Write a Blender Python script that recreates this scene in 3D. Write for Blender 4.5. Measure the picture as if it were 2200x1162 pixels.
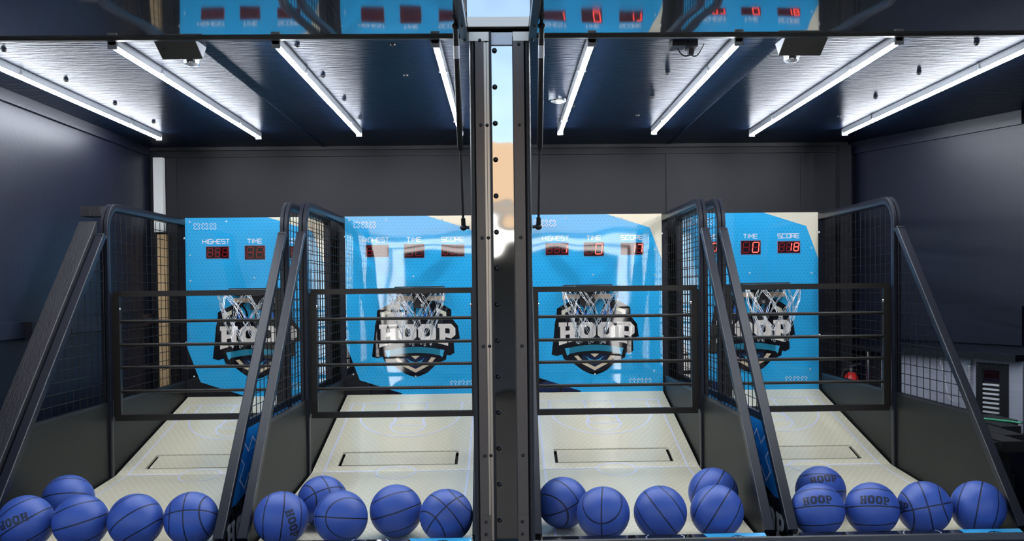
import bpy, math, random
from mathutils import Vector, Matrix, Euler
random.seed(7)
S = bpy.context.scene
C = S.collection
for o in list(bpy.data.objects): bpy.data.objects.remove(o)
PI = math.pi
ZE = 1.60                      # eye height above the trailer floor; heights below are written relative to the eye

# ------------------------------------------------------------------ camera
cam = bpy.data.cameras.new('camera'); co = bpy.data.objects.new('camera', cam); C.objects.link(co)
cam.sensor_width = 36; cam.lens = 36*2100/2200
cam.shift_x = 0.5-1129.7/2200; cam.shift_y = (665.5-581)/2200
cam.clip_start = .05; cam.clip_end = 500
co.matrix_world = (Matrix.Translation((0, 0, ZE)) @ Matrix.Rotation(-.0216, 4, 'Z')
                   @ Matrix.Rotation(PI/2-.0196, 4, 'X') @ Matrix.Rotation(-.011, 4, 'Z'))
S.camera = co

# ------------------------------------------------------------------ sky, sun, exposure
w = bpy.data.worlds.new('sky'); S.world = w; w.use_nodes = True
wn = w.node_tree.nodes; wl = w.node_tree.links
sky = wn.new('ShaderNodeTexSky'); sky.sky_type = 'NISHITA'; sky.sun_disc = False
sky.sun_elevation = math.radians(48); sky.sun_rotation = math.radians(20)
sky.air_density = 1.0; sky.dust_density = 1.5
wl.new(sky.outputs[0], wn['Background'].inputs[0]); wn['Background'].inputs[1].default_value = .16
sun = bpy.data.lights.new('sun', 'SUN'); so = bpy.data.objects.new('sun', sun); C.objects.link(so)
sun.energy = 6.0; sun.angle = .01; sun.color = (1, .95, .88)
so.rotation_euler = (math.radians(42), 0, math.radians(160)); so.location = (0, 10, 12)
vs = S.view_settings; vs.view_transform = 'Standard'; vs.look = 'None'; vs.exposure = 1.5; vs.gamma = 1; vs.use_curve_mapping = False
TUBE = 30.0

# ------------------------------------------------------------------ helpers
def tag(o, label=None, cat=None, group=None, kind=None):
    if label: o['label'] = label
    if cat: o['category'] = cat
    if group: o['group'] = group
    if kind: o['kind'] = kind
    return o
def empty(name, loc, label, cat, group=None):
    o = bpy.data.objects.new(name, None); C.objects.link(o); o.location = loc; o.empty_display_size = .1
    return tag(o, label, cat, group)
def link(name, me, parent=None, loc=None, rot=None):
    o = bpy.data.objects.new(name, me); C.objects.link(o)
    if parent is not None: o.parent = parent
    if loc is not None: o.location = loc
    if rot is not None: o.rotation_euler = rot
    return o
class MB:
    def __init__(s, off=(0, 0, 0)): s.v = []; s.f = []; s.off = Vector(off)
    def add(s, vs_, fs):
        b = len(s.v); s.v += [tuple(Vector(v)-s.off) for v in vs_]; s.f += [tuple(i+b for i in f) for f in fs]; return s
    def box(s, a, b):
        x0, y0, z0 = a; x1, y1, z1 = b
        return s.add([(x0,y0,z0),(x1,y0,z0),(x1,y1,z0),(x0,y1,z0),(x0,y0,z1),(x1,y0,z1),(x1,y1,z1),(x0,y1,z1)],
              [(0,3,2,1),(4,5,6,7),(0,1,5,4),(1,2,6,5),(2,3,7,6),(3,0,4,7)])
    def bar(s, p, q, wx, wy, side=(1, 0, 0), ch=0.0):
        """rectangular tube from p to q; wx = size along 'side', wy = the other; ch = chamfer"""
        p = Vector(p); q = Vector(q); d = (q-p).normalized(); sd = Vector(side); sd = (sd-d*sd.dot(d)).normalized(); u = d.cross(sd)
        a, b = wx/2, wy/2
        if ch: pr = [(-a+ch,-b),(a-ch,-b),(a,-b+ch),(a,b-ch),(a-ch,b),(-a+ch,b),(-a,b-ch),(-a,-b+ch)]
        else: pr = [(-a,-b),(a,-b),(a,b),(-a,b)]
        n = len(pr); vs_ = [p+sd*x+u*y for x, y in pr]+[q+sd*x+u*y for x, y in pr]
        return s.add(vs_, [tuple(range(n))[::-1], tuple(range(n, 2*n))]+[(i, (i+1) % n, (i+1) % n+n, i+n) for i in range(n)])
    def tube(s, pts, r, n=8, closed=False, cap=True):
        pts = [Vector(p) for p in pts]; rings = []; m = len(pts); up = None
        rs = r if isinstance(r, (list, tuple)) else [r]*m
        for i, p in enumerate(pts):
            if closed: d = (pts[(i+1) % m]-pts[i-1]).normalized()
            else: d = (pts[min(i+1, m-1)]-pts[max(i-1, 0)]).normalized()
            if up is None:
                up = Vector((0, 0, 1)) if abs(d.z) < .9 else Vector((1, 0, 0))
            up = (up-d*up.dot(d)).normalized(); sd = d.cross(up)
            rings.append([p+(up*math.cos(2*PI*k/n)+sd*math.sin(2*PI*k/n))*rs[i] for k in range(n)])
        vs_ = [v for rg in rings for v in rg]; fs = []
        for i in range(m if closed else m-1):
            j = (i+1) % m
            for k in range(n): fs.append((i*n+k, i*n+(k+1) % n, j*n+(k+1) % n, j*n+k))
        if cap and not closed: fs += [tuple(range(n))[::-1], tuple((m-1)*n+k for k in range(n))]
        return s.add(vs_, fs)
    def lathe(s, prof, n=20, M=None):
        """prof = [(r, h)] about local z, M = Matrix"""
        M = M or Matrix(); vs_ = []; fs = []
        for r, h in prof:
            for k in range(n): vs_.append(M @ Vector((r*math.cos(2*PI*k/n), r*math.sin(2*PI*k/n), h)))
        for i in range(len(prof)-1):
            for k in range(n): fs.append((i*n+k, i*n+(k+1) % n, (i+1)*n+(k+1) % n, (i+1)*n+k))
        fs += [tuple(range(n))[::-1], tuple((len(prof)-1)*n+k for k in range(n))]
        return s.add(vs_, fs)
    def prism(s, pts, d):
        """polygon pts (3D) extruded by vector d"""
        pts = [Vector(p) for p in pts]; d = Vector(d); n = len(pts)
        return s.add(pts+[p+d for p in pts], [tuple(range(n))[::-1], tuple(range(n, 2*n))]+[(i, (i+1) % n, (i+1) % n+n, i+n) for i in range(n)])
    def mesh(s, name, mat, smooth=False):
        me = bpy.data.meshes.new(name); me.from_pydata(s.v, [], s.f); me.materials.append(mat)
        import bmesh
        bm = bmesh.new(); bm.from_mesh(me); bmesh.ops.recalc_face_normals(bm, faces=bm.faces); bm.to_mesh(me); bm.free()
        if smooth:
            for p in me.polygons: p.use_smooth = True
            try: me.set_sharp_from_angle(angle=math.radians(40))
            except Exception: pass
        me.update(); return me
    def build(s, name, mat, parent=None, smooth=False, loc=None, rot=None):
        return link(name, s.mesh(name, mat, smooth), parent, loc, rot)

# ------------------------------------------------------------------ materials
def node_mat(name):
    m = bpy.data.materials.new(name); m.use_nodes = True; nt = m.node_tree; return m, nt, nt.nodes['Principled BSDF']
def N(nt, t, **kw):
    n = nt.nodes.new(t)
    for k, v in kw.items():
        if k.startswith('i_'):
            key = k[2:]; n.inputs[int(key) if key.isdigit() else key].default_value = v
        else: setattr(n, k, v)
    return n
def bump_noise(nt, b, scale, strength, dist=.01, coord='Object', stretch=(1, 1, 1), detail=2, inp='Normal'):
    tc = N(nt, 'ShaderNodeTexCoord'); mp = N(nt, 'ShaderNodeMapping'); mp.inputs['Scale'].default_value = stretch
    nz = N(nt, 'ShaderNodeTexNoise', i_Scale=scale, i_Detail=detail); bp = N(nt, 'ShaderNodeBump', i_Strength=strength, i_Distance=dist)
    if coord == 'World': nt.links.new(N(nt, 'ShaderNodeNewGeometry').outputs['Position'], mp.inputs[0])
    else: nt.links.new(tc.outputs[coord], mp.inputs[0])
    nt.links.new(mp.outputs[0], nz.inputs['Vector']); nt.links.new(nz.outputs[0], bp.inputs['Height']); nt.links.new(bp.outputs[0], b.inputs[inp])
    return nz, bp
def mat(name, col, rough=.5, metal=0.0, spec=None, ior=None, noise=None, bump=None, emit=None, coat=0.0):
    m, nt, b = node_mat(name); b.inputs['Base Color'].default_value = (*col, 1); b.inputs['Roughness'].default_value = rough; b.inputs['Metallic'].default_value = metal
    if spec is not None: b.inputs['Specular IOR Level'].default_value = spec
    if ior: b.inputs['IOR'].default_value = ior
    if coat: b.inputs['Coat Weight'].default_value = coat; b.inputs['Coat Roughness'].default_value = .05
    if emit: b.inputs['Emission Color'].default_value = (*emit[0], 1); b.inputs['Emission Strength'].default_value = emit[1]
    if noise:                                # (scale, other colour, contrast)
        tc = N(nt, 'ShaderNodeTexCoord'); mp = N(nt, 'ShaderNodeMapping'); mp.inputs['Scale'].default_value = noise[3] if len(noise) > 3 else (1, 1, 1)
        nz = N(nt, 'ShaderNodeTexNoise', i_Scale=noise[0], i_Detail=5); r = N(nt, 'ShaderNodeValToRGB')
        r.color_ramp.elements[0].position = .5-noise[2]; r.color_ramp.elements[1].position = .5+noise[2]
        r.color_ramp.elements[0].color = (*col, 1); r.color_ramp.elements[1].color = (*noise[1], 1)
        nt.links.new(tc.outputs['Object'], mp.inputs[0]); nt.links.new(mp.outputs[0], nz.inputs['Vector']); nt.links.new(nz.outputs[0], r.inputs[0]); nt.links.new(r.outputs[0], b.inputs['Base Color'])
    if bump: bump_noise(nt, b, *bump[:2], **(bump[2] if len(bump) > 2 else {}))
    return m
def dot_mat(name, base, dot, pitch, rad, axes, row_shift=True, rough=.04, ior=1.5, coat=.0, wave=None):
    """printed dots on a staggered grid, in object coordinates"""
    m, nt, b = node_mat(name); L = nt.links
    tc = N(nt, 'ShaderNodeTexCoord'); sp = N(nt, 'ShaderNodeSeparateXYZ'); L.new(tc.outputs['Object'], sp.inputs[0])
    def M(op, a, c=None, v=None):
        n = N(nt, 'ShaderNodeMath', operation=op); L.new(a, n.inputs[0])
        if c is not None: L.new(c, n.inputs[1])
        if v is not None: n.inputs[1].default_value = v
        return n.outputs[0]
    u = M('MULTIPLY', sp.outputs[axes[0]], v=1/pitch[0]); v = M('MULTIPLY', sp.outputs[axes[1]], v=1/pitch[1])
    row = M('FLOOR', v); par = M('MULTIPLY', M('FLOORED_MODULO', row, v=2.0), v=.5)
    u2 = M('ADD', u, par)
    du = M('MULTIPLY', M('SUBTRACT', M('FRACT', u2), v=.5), v=pitch[0]); dv = M('MULTIPLY', M('SUBTRACT', M('FRACT', v), v=.5), v=pitch[1])
    d = M('SQRT', M('ADD', M('MULTIPLY', du, du), M('MULTIPLY', dv, dv)))
    k = M('LESS_THAN', d, v=rad)
    mx = N(nt, 'ShaderNodeMixRGB'); mx.inputs[1].default_value = (*base, 1); mx.inputs[2].default_value = (*dot, 1); L.new(k, mx.inputs[0]); L.new(mx.outputs[0], b.inputs['Base Color'])
    b.inputs['Roughness'].default_value = rough; b.inputs['IOR'].default_value = ior
    if wave: bump_noise(nt, b, *wave, coord='World', detail=1)
    return m
WAVE = (2.0, .35, .010)
def gloss(name, col, emit=None):
    m, nt, b = node_mat(name); b.inputs['Base Color'].default_value = (*col, 1); b.inputs['Roughness'].default_value = .03; b.inputs['IOR'].default_value = 2.1
    if emit: b.inputs['Emission Color'].default_value = (*emit[0], 1); b.inputs['Emission Strength'].default_value = emit[1]
    bump_noise(nt, b, *WAVE, coord='World', detail=1)
    return m
CY = (.030, .45, .86)
M_ = {}
M_['wall'] = mat('navy_paint', (.0045, .006, .0155), .42, spec=.4, noise=(1.6, (.006, .008, .020), .25), bump=(40, .25, dict(dist=.003)))
M_['wallb'] = mat('charcoal_paint', (.009, .009, .0135), .45, spec=.42, noise=(2.5, (.0115, .0115, .0165), .25), bump=(55, .2, dict(dist=.003)))
M_['trim'] = mat('black_trim_paint', (.008, .009, .014), .4, bump=(30, .2, dict(dist=.003)))
M_['ceil'] = mat('ceiling_paint_sky_tint', (.006, .014, .034), .30, spec=.055, bump=(9, .55, dict(dist=.012, stretch=(1.2, 7, 1), detail=4)))  # extra blue stands for sky mirrored in the dark ceiling
M_['black'] = mat('black_powder_coat', (.0065, .0075, .0145), .38, spec=.42, bump=(300, .1, dict(dist=.001)))
M_['gate'] = mat('black_gate_warm_reflect', (.0095, .0075, .0065), .4, spec=.42)  # brown cast of warm surroundings mixed into the gate's black
M_['wire'] = mat('black_wire', (.005, .005, .006), .6, spec=.25)
M_['side'] = mat('dark_side_board', (.0075, .0082, .0072), .5, spec=.35, noise=(3, (.0095, .0102, .009), .2), bump=(120, .1, dict(dist=.002)))
M_['board'] = dot_mat('blue_backboard', CY, (.018, .30, .62), (.0235, .0205), .0033, (0, 2), rough=.03, ior=2.1, wave=WAVE)
M_['cream'] = gloss('print_cream', (.80, .74, .58)); M_['ink'] = gloss('print_black', (.008, .008, .012)); M_['white'] = gloss('print_white', (.80, .86, .92))
M_['letter'] = gloss('print_letter', (.88, .80, .74)); M_['teal'] = gloss('print_teal', (.02, .22, .34)); M_['cyan'] = gloss('print_cyan', (.06, .45, .75))
M_['navy'] = gloss('print_navy', (.012, .02, .06)); M_['royal'] = gloss('print_royal', (.02, .16, .62)); M_['tan'] = gloss('print_tan', (.72, .58, .42))
M_['disp'] = gloss('display_glass', (.012, .003, .006)); M_['segoff'] = gloss('segment_unlit_glow', (.10, .008, .012), ((1, .03, .04), .06)); M_['segon'] = gloss('segment_on', (.5, .02, .02), ((1, .08, .06), 1.15))  # unlit segments are given a faint red glow
M_['bezel'] = gloss('display_bezel', (.25, .12, .2))
M_['court'] = dot_mat('cream_court', (.77, .70, .51), (.87, .84, .71), (.034, .030), .0055, (0, 1), rough=.22, ior=1.5)
M_['line'] = mat('court_line', (.82, .82, .96), .22)
M_['slot'] = mat('slot_dark', (.02, .012, .008), .6)
M_['chrome'] = mat('polished_steel', (.80, .80, .82), .12, 1.0); M_['zinc'] = mat('zinc_steel', (.62, .62, .64), .3, 1.0)
M_['slat'] = mat('bright_slat', (.85, .85, .87), .3, .3)
M_['chain'] = mat('bright_chain', (.85, .85, .87), .28, .7)
M_['rail'] = mat('tan_reflect_rail', (.62, .50, .38), .4, .3)  # tan reflection put into the rail colour
M_['rubber'] = mat('black_rubber', (.02, .02, .022), .45); M_['plastic'] = mat('black_plastic', (.012, .012, .014), .4)
M_['lampwhite'] = mat('white_lamp_housing', (.42, .44, .48), .4)
M_['tube'] = mat('lit_tube', (.9, .9, .95), .5, emit=((.86, .92, 1.0), TUBE))
M_['hatch'] = mat('polished_hatch_metal', (.42, .45, .48), .04, .75, bump=(1.3, .35, dict(dist=.02, coord='World', detail=1)))
M_['mirror'] = mat('mirror_plate', (.52, .51, .49), .05, 1.0, bump=(5, .3, dict(dist=.012, coord='World', detail=1)))
M_['postmetal'] = mat('tan_reflect_frame_metal', (.135, .108, .092), .38, .3, noise=(90, (.118, .094, .08), .3))  # brown of the mirrored tan surroundings put into the metal colour
M_['alu'] = mat('aluminium', (.56, .49, .40), .34, .7)
M_['wood'] = mat('bare_wood', (.72, .52, .30), .6, noise=(14, (.50, .32, .15), .25, (3, 3, .35)))
M_['whitemetal'] = mat('white_strip', (.82, .82, .80), .4)
M_['darkwood'] = mat('black_stained_wood', (.011, .0105, .014), .5, noise=(9, (.018, .017, .021), .2, (6, .8, 1)), bump=(30, .5, dict(dist=.004, stretch=(6, 1, 1))))
M_['grey'] = mat('grey_vinyl_panel', (.30, .31, .37), .4, noise=(3, (.36, .37, .43), .3, (1, 1, 14)))
M_['red'] = mat('red_enamel', (.62, .02, .02), .25); M_['green'] = mat('green_hose', (.02, .28, .14), .4)
M_['bench'] = mat('black_bench_wood', (.016, .016, .018), .6, bump=(30, .5, dict(dist=.004, stretch=(6, 1, 1))))
M_['lens'] = mat('ribbed_lens', (.6, .62, .65), .2, .2, bump=(160, .8, dict(dist=.004)))
M_['asphalt'] = mat('asphalt', (.006, .006, .007), .9, spec=.1, noise=(60, (.010, .010, .010), .2)); M_['floor'] = mat('black_floor', (.015, .015, .017), .6)  # asphalt near black: shade of the yard put into its colour
M_['render'] = mat('white_render', (.82, .82, .80), .8); M_['tanwall'] = mat('tan_render', (.34, .24, .15), .85); M_['inside'] = mat('dark_interior', (.05, .055, .06), .9)
M_['horizon_mask'] = mat('dark_horizon_mask', (.03, .035, .03), .9)
M_['label'] = mat('white_label', (.75, .75, .75), .5); M_['sideblue'] = gloss('side_print_blue', (.02, .25, .62))

# ------------------------------------------------------------------ the trailer shell
def R(x, y, z): return (x, y, z+ZE)
ZC = .94; YF = 3.60; YB = 6.36; XL = -2.27
A0 = (2.26, 6.40); A1 = (2.80, 5.20)
d_ = Vector((A1[0]-A0[0], A1[1]-A0[1], 0)).normalized(); n_ = Vector((d_.y, -d_.x, 0))       # n_ points out of the trailer?
if n_.x > 0: n_ = -n_                                                                        # make it point inward
def Wp(s, z, out=0.0): return Vector((A0[0], A0[1], ZE+z))+d_*s+n_*out
def struct(name, mb, m, label, parent=None): return tag(mb.build(name, M_[m], parent), label, None, None, 'structure')
zf = -ZE
foot = [(XL, YF+.03), (2.06, YF+.03), (2.80, 5.2), (2.2, 6.5), (XL, 6.5)]
struct('floor', MB().prism([(x, y, -.06) for x, y in foot], (0, 0, .06)), 'floor', 'black trailer floor')
ceil = struct('ceiling', MB().prism([(x, y, ZE+ZC) for x, y in [(XL-.05, YF), (2.1, YF), (2.95, 5.2), (2.3, 6.55), (XL-.05, 6.55)]], (0, 0, .08)), 'ceil', 'dark painted trailer ceiling, tinted blue for reflected sky')
wb = struct('wall_back', MB().box((XL-.06, YB, 0), (2.34, YB+.06, ZE+ZC)), 'wallb', 'charcoal painted back wall')
wlft = struct('wall_left', MB().box((XL-.06, YF, 0), (XL, YB+.02, ZE+ZC)), 'wall', 'navy painted left wall')
p0, p1 = Wp(-.05, -ZE), Wp(1.32, -ZE)
wr = struct('wall_right', MB().prism([p0, p1, p1-n_*.05, p0-n_*.05], (0, 0, ZE+ZC)), 'wall', 'angled navy painted right wall')
q = Vector((2.06, YF, 0)); e = (p1-q).normalized(); en = Vector((e.y, -e.x, 0))
struct('wall_nose', MB().prism([q, p1, p1+en*.05, q+en*.05], (0, 0, ZE+ZC)), 'wall', 'navy painted wall closing the trailer nose')
struct('wall_front', MB().box((XL-.06, YF-.03, -.35), (2.1, YF+.02, ZE-.96)), 'floor', 'outer trailer side below the opening')
# back wall trims: cove, frieze, battens
for i, (mb, lab) in enumerate([
    (MB().box(R(XL, YB-.05, ZC-.022), R(2.24, YB, ZC)), 'dark cove strip where ceiling meets back wall'),
    (MB().box(R(XL, YB-.02, ZC-.060), R(2.24, YB, ZC-.022)), 'charcoal frieze board along top of back wall')]):
    struct('trim_%d' % (i+1), mb, 'trim' if i == 0 else 'wallb', lab)
for i, (x0, x1, m) in enumerate([(-2.13, -2.10, 'wallb'), (1.06, 1.135, 'wallb'), (1.94, 1.965, 'wallb'), (2.015, 2.03, 'trim')]):
    b = MB().box(R(x0, YB-.012, -1.55), R(x1, YB, ZC-.06)).build('batten', M_[m], wb)
b = MB(); b.box(R(2.17, YB-.09, -1.59), R(2.245, YB-.001, ZC-.023)); struct('trim_3', b, 'wallb', 'boxed corner post beside the angled wall')
# left wall
b = MB().box(R(XL, YF+.05, ZC-.055), R(XL+.02, YB-.05, ZC)); struct('trim_4', b, 'wall', 'frieze board along top of left wall')
b = MB().box(R(XL, YF+.05, -.195), R(XL+.025, YB-.05, -.12)); struct('trim_5', b, 'wall', 'rub rail along left wall')
MB().box(R(XL+.025, 4.62, -.21), R(XL+.06, 4.75, -.12)).build('rail_block', M_['trim'], bpy.data.objects['trim_5'])
# right wall
def wallbox(s0, s1, z0, z1, t):
    a, b_, = Wp(s0, z0), Wp(s1, z0); return MB().prism([a, b_, b_+n_*t, a+n_*t], (0, 0, z1-z0))
struct('trim_6', wallbox(.02, 1.31, ZC-.075, ZC, .02), 'wall', 'frieze board along top of right wall')
struct('trim_7', wallbox(.02, 1.31, -.325, -.112, .018), 'wall', 'raised band across right wall')
struct('trim_8', wallbox(.02, 1.31, -.41, -.375, .07), 'trim', 'black ledge above the grey lower panel')
struct('trim_9', wallbox(.0, .06, -1.59, ZC-.08, .02), 'wallb', 'batten at the start of the right wall')
struct('trim_10', wallbox(.30, 1.31, -.80, -.412, .012), 'grey', 'grey vinyl lower panel on right wall')
struct('trim_11', wallbox(.20, .30, -1.55, -.412, .03), 'trim', 'black upright beside the grey panel')
# ceiling seams and screws
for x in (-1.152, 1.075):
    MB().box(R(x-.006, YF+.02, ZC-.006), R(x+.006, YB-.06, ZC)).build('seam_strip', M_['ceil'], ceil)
sm = MB().lathe([(.011, 0), (.010, -.005), (.004, -.009)], 10).mesh('screw', M_['plastic'], True)
for x, y in [(-1.899,3.789),(-1.901,4.324),(-1.903,4.865),(-1.899,5.382),(-.776,3.743),(-.776,4.273),(-.769,4.788),(-.766,5.299),(.72,4.26),(.733,4.77),(.728,5.28),(1.838,4.291),(1.852,4.831),(1.842,3.772),(1.85,5.35),(-.413,3.737),(-.417,4.265),(.35,4.3),(.36,5.0)]:
    link('screw', sm, ceil, R(x, y, ZC))
# sill under the opening
struct('trim_12', MB().tube([R(XL, YF-.012, -.942), R(2.1, YF-.012, -.942)], .022, 12).box(R(XL, YF-.03, -1.2), R(2.1, YF+.02, -.945)), 'rubber', 'black rubber edged sill of the opening')
# header above the opening
struct('trim_13', MB().box(R(XL-.06, YF, ZC), R(2.1, YF+.06, 1.16)), 'postmetal', 'header above the opening, brown from reflections put into its colour')

# ------------------------------------------------------------------ outdoors, seen only in reflections
struct('ground', MB().box((-60, -60, -.75), (60, 60, -.65)), 'asphalt', 'asphalt yard, darkened in colour to stand for shade')
struct('wall_reflection_mask', MB().box((-40, -16, -.65), (40, -15.7, ZE+2.2)), 'horizon_mask', 'unseen dark wall added behind the white building to darken the backboard reflections')  # added wall keeps the bright horizon sky out of the backboards
bl = empty('white_building', (0, -9.0, -.65), 'white portal building with dark open bay across the yard, mirrored in the backboards', 'building')
bo = (0, -9.0, -.65)
for nm, x0, x1, z0, z1, m in (('wall', -4.2, -2.66, -2.25, 1.15, 'render'), ('wall', 2.78, 4.2, -2.25, 1.15, 'render'), ('lintel', -2.66, 2.78, .97, 1.15, 'render'),
        ('post', -2.57, -2.28, -2.25, .80, 'render'), ('post', 2.42, 2.68, -2.25, .80, 'render'), ('beam', -2.57, 2.68, .80, .92, 'render'),
        ('fascia', -4.4, 4.4, 1.15, 1.28, 'inside'), ('upper_storey', -4.2, 4.2, 1.28, 2.6, 'tanwall')):
    MB(bo).box((x0, -9.3, ZE+z0), (x1, -9.0, ZE+z1)).build(nm, M_[m], bl)
MB(bo).box((-4.2, -13, -.65), (4.2, -12.8, ZE+2.6)).build('rear_wall', M_['inside'], bl); MB(bo).box((-4.2, -12.8, ZE+2.4), (4.2, -9.3, ZE+2.6)).build('roof', M_['inside'], bl)

# ------------------------------------------------------------------ LED tubes
XT = [-2.003, -1.424, -.829, -.245, .334, .880, 1.479, 2.030]; YT = [5.77, 5.76, 5.69, 5.68, 5.69, 5.70, 5.80, 5.79]
ORD = ['leftmost LED tube on the ceiling, running along the left wall', 'second LED tube from the left, beside the left spotlight bracket', 'third LED tube from the left, over the second machine',
       'fourth LED tube from the left, just left of the centre post', 'LED tube just right of the centre post, beside the round vent', 'third LED tube from the right, left of the right ceiling seam',
       'second LED tube from the right, beside the right spotlight bracket', 'rightmost LED tube on the ceiling, near the angled wall']
for x, y, lab in zip(XT, YT, ORD):
    t = empty('tube_light', R(x, 4.6, ZC-.04), lab, 'light', 'LED tubes on the ceiling'); of = R(x, 4.6, ZC-.04)
    y0 = YF+.022
    MB(of).prism([R(x-.016, y0, ZC), R(x+.016, y0, ZC), R(x+.016, y0, ZC-.008), R(x+.011, y0, ZC-.026), R(x-.011, y0, ZC-.026), R(x-.016, y0, ZC-.008)], (0, y-y0, 0)).build('housing', M_['lampwhite'], t)
    pr = [(x-.0100*math.cos(a), ZC-.026-.0125*math.sin(a)) for a in [PI*k/8 for k in range(9)]]
    MB(of).prism([R(px, y0+.012, pz) for px, pz in pr], (0, y-y0-.024, 0)).build('diffuser', M_['tube'], t, True)
    for ya in (y0, y-.012): MB(of).box(R(x-.016, ya, ZC-.040), R(x+.016, ya+.012, ZC-.001)).build('end_cap', M_['lampwhite'], t)
    for ya in (4.1, 5.3): MB(of).box(R(x-.0185, ya, ZC-.027), R(x+.0185, ya+.014, ZC-.001)).build('clip', M_['zinc'], t)

# ------------------------------------------------------------------ ceiling fittings
v = empty('ceiling_vent', R(.272, 4.82, ZC), 'round chrome vent cap on the ceiling right of the centre post', 'vent')
MB().lathe([(.046, 0), (.046, -.006), (.038, -.012), (.034, -.012)], 28).build('ring', M_['chrome'], v, True)
MB().lathe([(.033, -.004), (.033, -.014), (.022, -.019), (.004, -.020)], 28).build('cap', M_['whitemetal'], v, True)
for sx, lab in ((-1, 'black wedge bracket with ribbed spotlight behind the left hatch hinge'), (1, 'black wedge bracket with ribbed spotlight behind the right hatch hinge')):
    xi, xo = (-1.125, -1.275) if sx < 0 else (1.055, 1.215)
    of = R((xi+xo)/2, 3.70, ZC); g = empty('spotlight_bracket', of, lab, 'spotlight', 'spotlight brackets at the hatch hinges')
    MB(of).prism([R(xi, 3.625, ZC-.008), R(xo, 3.625, ZC-.008), R(xo, 3.722, ZC-.055), R(xi, 3.722, ZC-.055)], (0, .003, .004)).build('face_plate', M_['plastic'], g)
    MB(of).prism([R(xi, 3.628, ZC-.004), R(xi, 3.768, ZC), R(xi, 3.724, ZC-.052)], (.003*sx, 0, 0)).build('lit_gusset', M_['lampwhite'], g)  # pale side plates stand for tube light falling on the black bracket
    MB(of).prism([R(xo, 3.628, ZC-.004), R(xo, 3.768, ZC), R(xo, 3.724, ZC-.052)], (-.003*sx, 0, 0)).build('lit_gusset', M_['lampwhite'], g)
    xm = (xi+xo)/2+(-sx)*.012
    MB(of).lathe([(.030, 0), (.032, -.040), (.030, -.058)], 24, Matrix.Translation(R(xm, 3.79, ZC))).build('lamp_body', M_['chrome'], g, True)
    MB(of).lathe([(.027, -.058), (.022, -.064), (.006, -.067)], 24, Matrix.Translation(R(xm, 3.79, ZC))).build('lens', M_['lens'], g, True)
    for k in (.15, .85):
        MB(of).lathe([(.004, -.001), (.004, .002)], 8, Matrix.Translation(R(xi+(xo-xi)*k, 3.67, ZC-.031))).build('screw', M_['rubber'], g)
of = R(.71, 3.75, ZC)
g = empty('cable_box', of, 'small black junction box with two looping cables under the right hatch edge', 'junction box')
MB(of).box(R(.645, 3.70, ZC-.020), R(.70, 3.78, ZC)).build('box', M_['plastic'], g); MB(of).box(R(.708, 3.70, ZC-.022), R(.742, 3.78, ZC)).build('box', M_['plastic'], g)
MB(of).box(R(.713, 3.73, ZC-.046), R(.732, 3.76, ZC-.022)).build('plug', M_['plastic'], g)
def arcpts(a, b, sag, n=10): return [Vector(a).lerp(Vector(b), k/n)+Vector((0, 0, -sag*4*(k/n)*(1-k/n))) for k in range(n+1)]
MB(of).tube(arcpts(R(.672, 3.75, ZC-.018), R(.720, 3.745, ZC-.040), .018), .0025, 6).build('cable', M_['rubber'], g, True)
MB(of).tube(arcpts(R(.724, 3.745, ZC-.044), R(.775, 3.75, ZC-.002), .022), .0025, 6).build('cable', M_['rubber'], g, True)

# ------------------------------------------------------------------ raised hatches
al = math.radians(-1.7); HD = Vector((0, -math.cos(al), math.sin(al)))          # toward the camera
def hatch(x0, x1, lab):
    o = Vector(R((x0+x1)/2, YF-.02, ZC-.012)); g = empty('raised_hatch', o, lab, 'hatch', 'raised side hatches')
    U = Vector((0, -HD.z, HD.y)); U = U if U.z > 0 else -U; Lh = 1.85
    def q(x, s, t): return Vector((x, 0, 0))+Vector((0, o.y, o.z))+HD*s+U*t
    def slab(nm, xa, xb, s0, s1, t0, t1, m):
        pts = [q(xa, s0, t0), q(xb, s0, t0), q(xb, s1, t0), q(xa, s1, t0)]; return MB(o).prism(pts, U*(t1-t0)).build(nm, M_[m], g)
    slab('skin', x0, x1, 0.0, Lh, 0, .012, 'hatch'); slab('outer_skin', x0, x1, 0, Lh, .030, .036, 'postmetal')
    xi, sg = (x1, -1) if x0 < -1 else (x0, 1); xo = x0 if x0 < -1 else x1
    slab('edge_rail', xi+sg*.026, xi, -.005, Lh, -.020, .0, 'black'); slab('edge_rail', xo-sg*.026, xo, -.005, Lh, -.020, .0, 'black')
    slab('front_rail', x0, x1, Lh-.03, Lh, -.02, 0, 'black')
    slab('hinge_gasket', x0, x1, -.018, .008, -.009, .012, 'rubber')
    xm = xi+sg*.013
    for s_ in (.03, .24): MB(o).lathe([(.006, 0), (.005, .004), (.002, .006)], 10, Matrix.Translation(q(xm, s_, -.020)) @ Matrix.Rotation(PI, 4, 'X')).build('rivet', M_['plastic'], g, True)
    return g
hatch(-2.33, -.122, 'polished hatch raised above the left opening'); hatch(.098, 2.2, 'polished hatch raised above the right opening')

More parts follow.
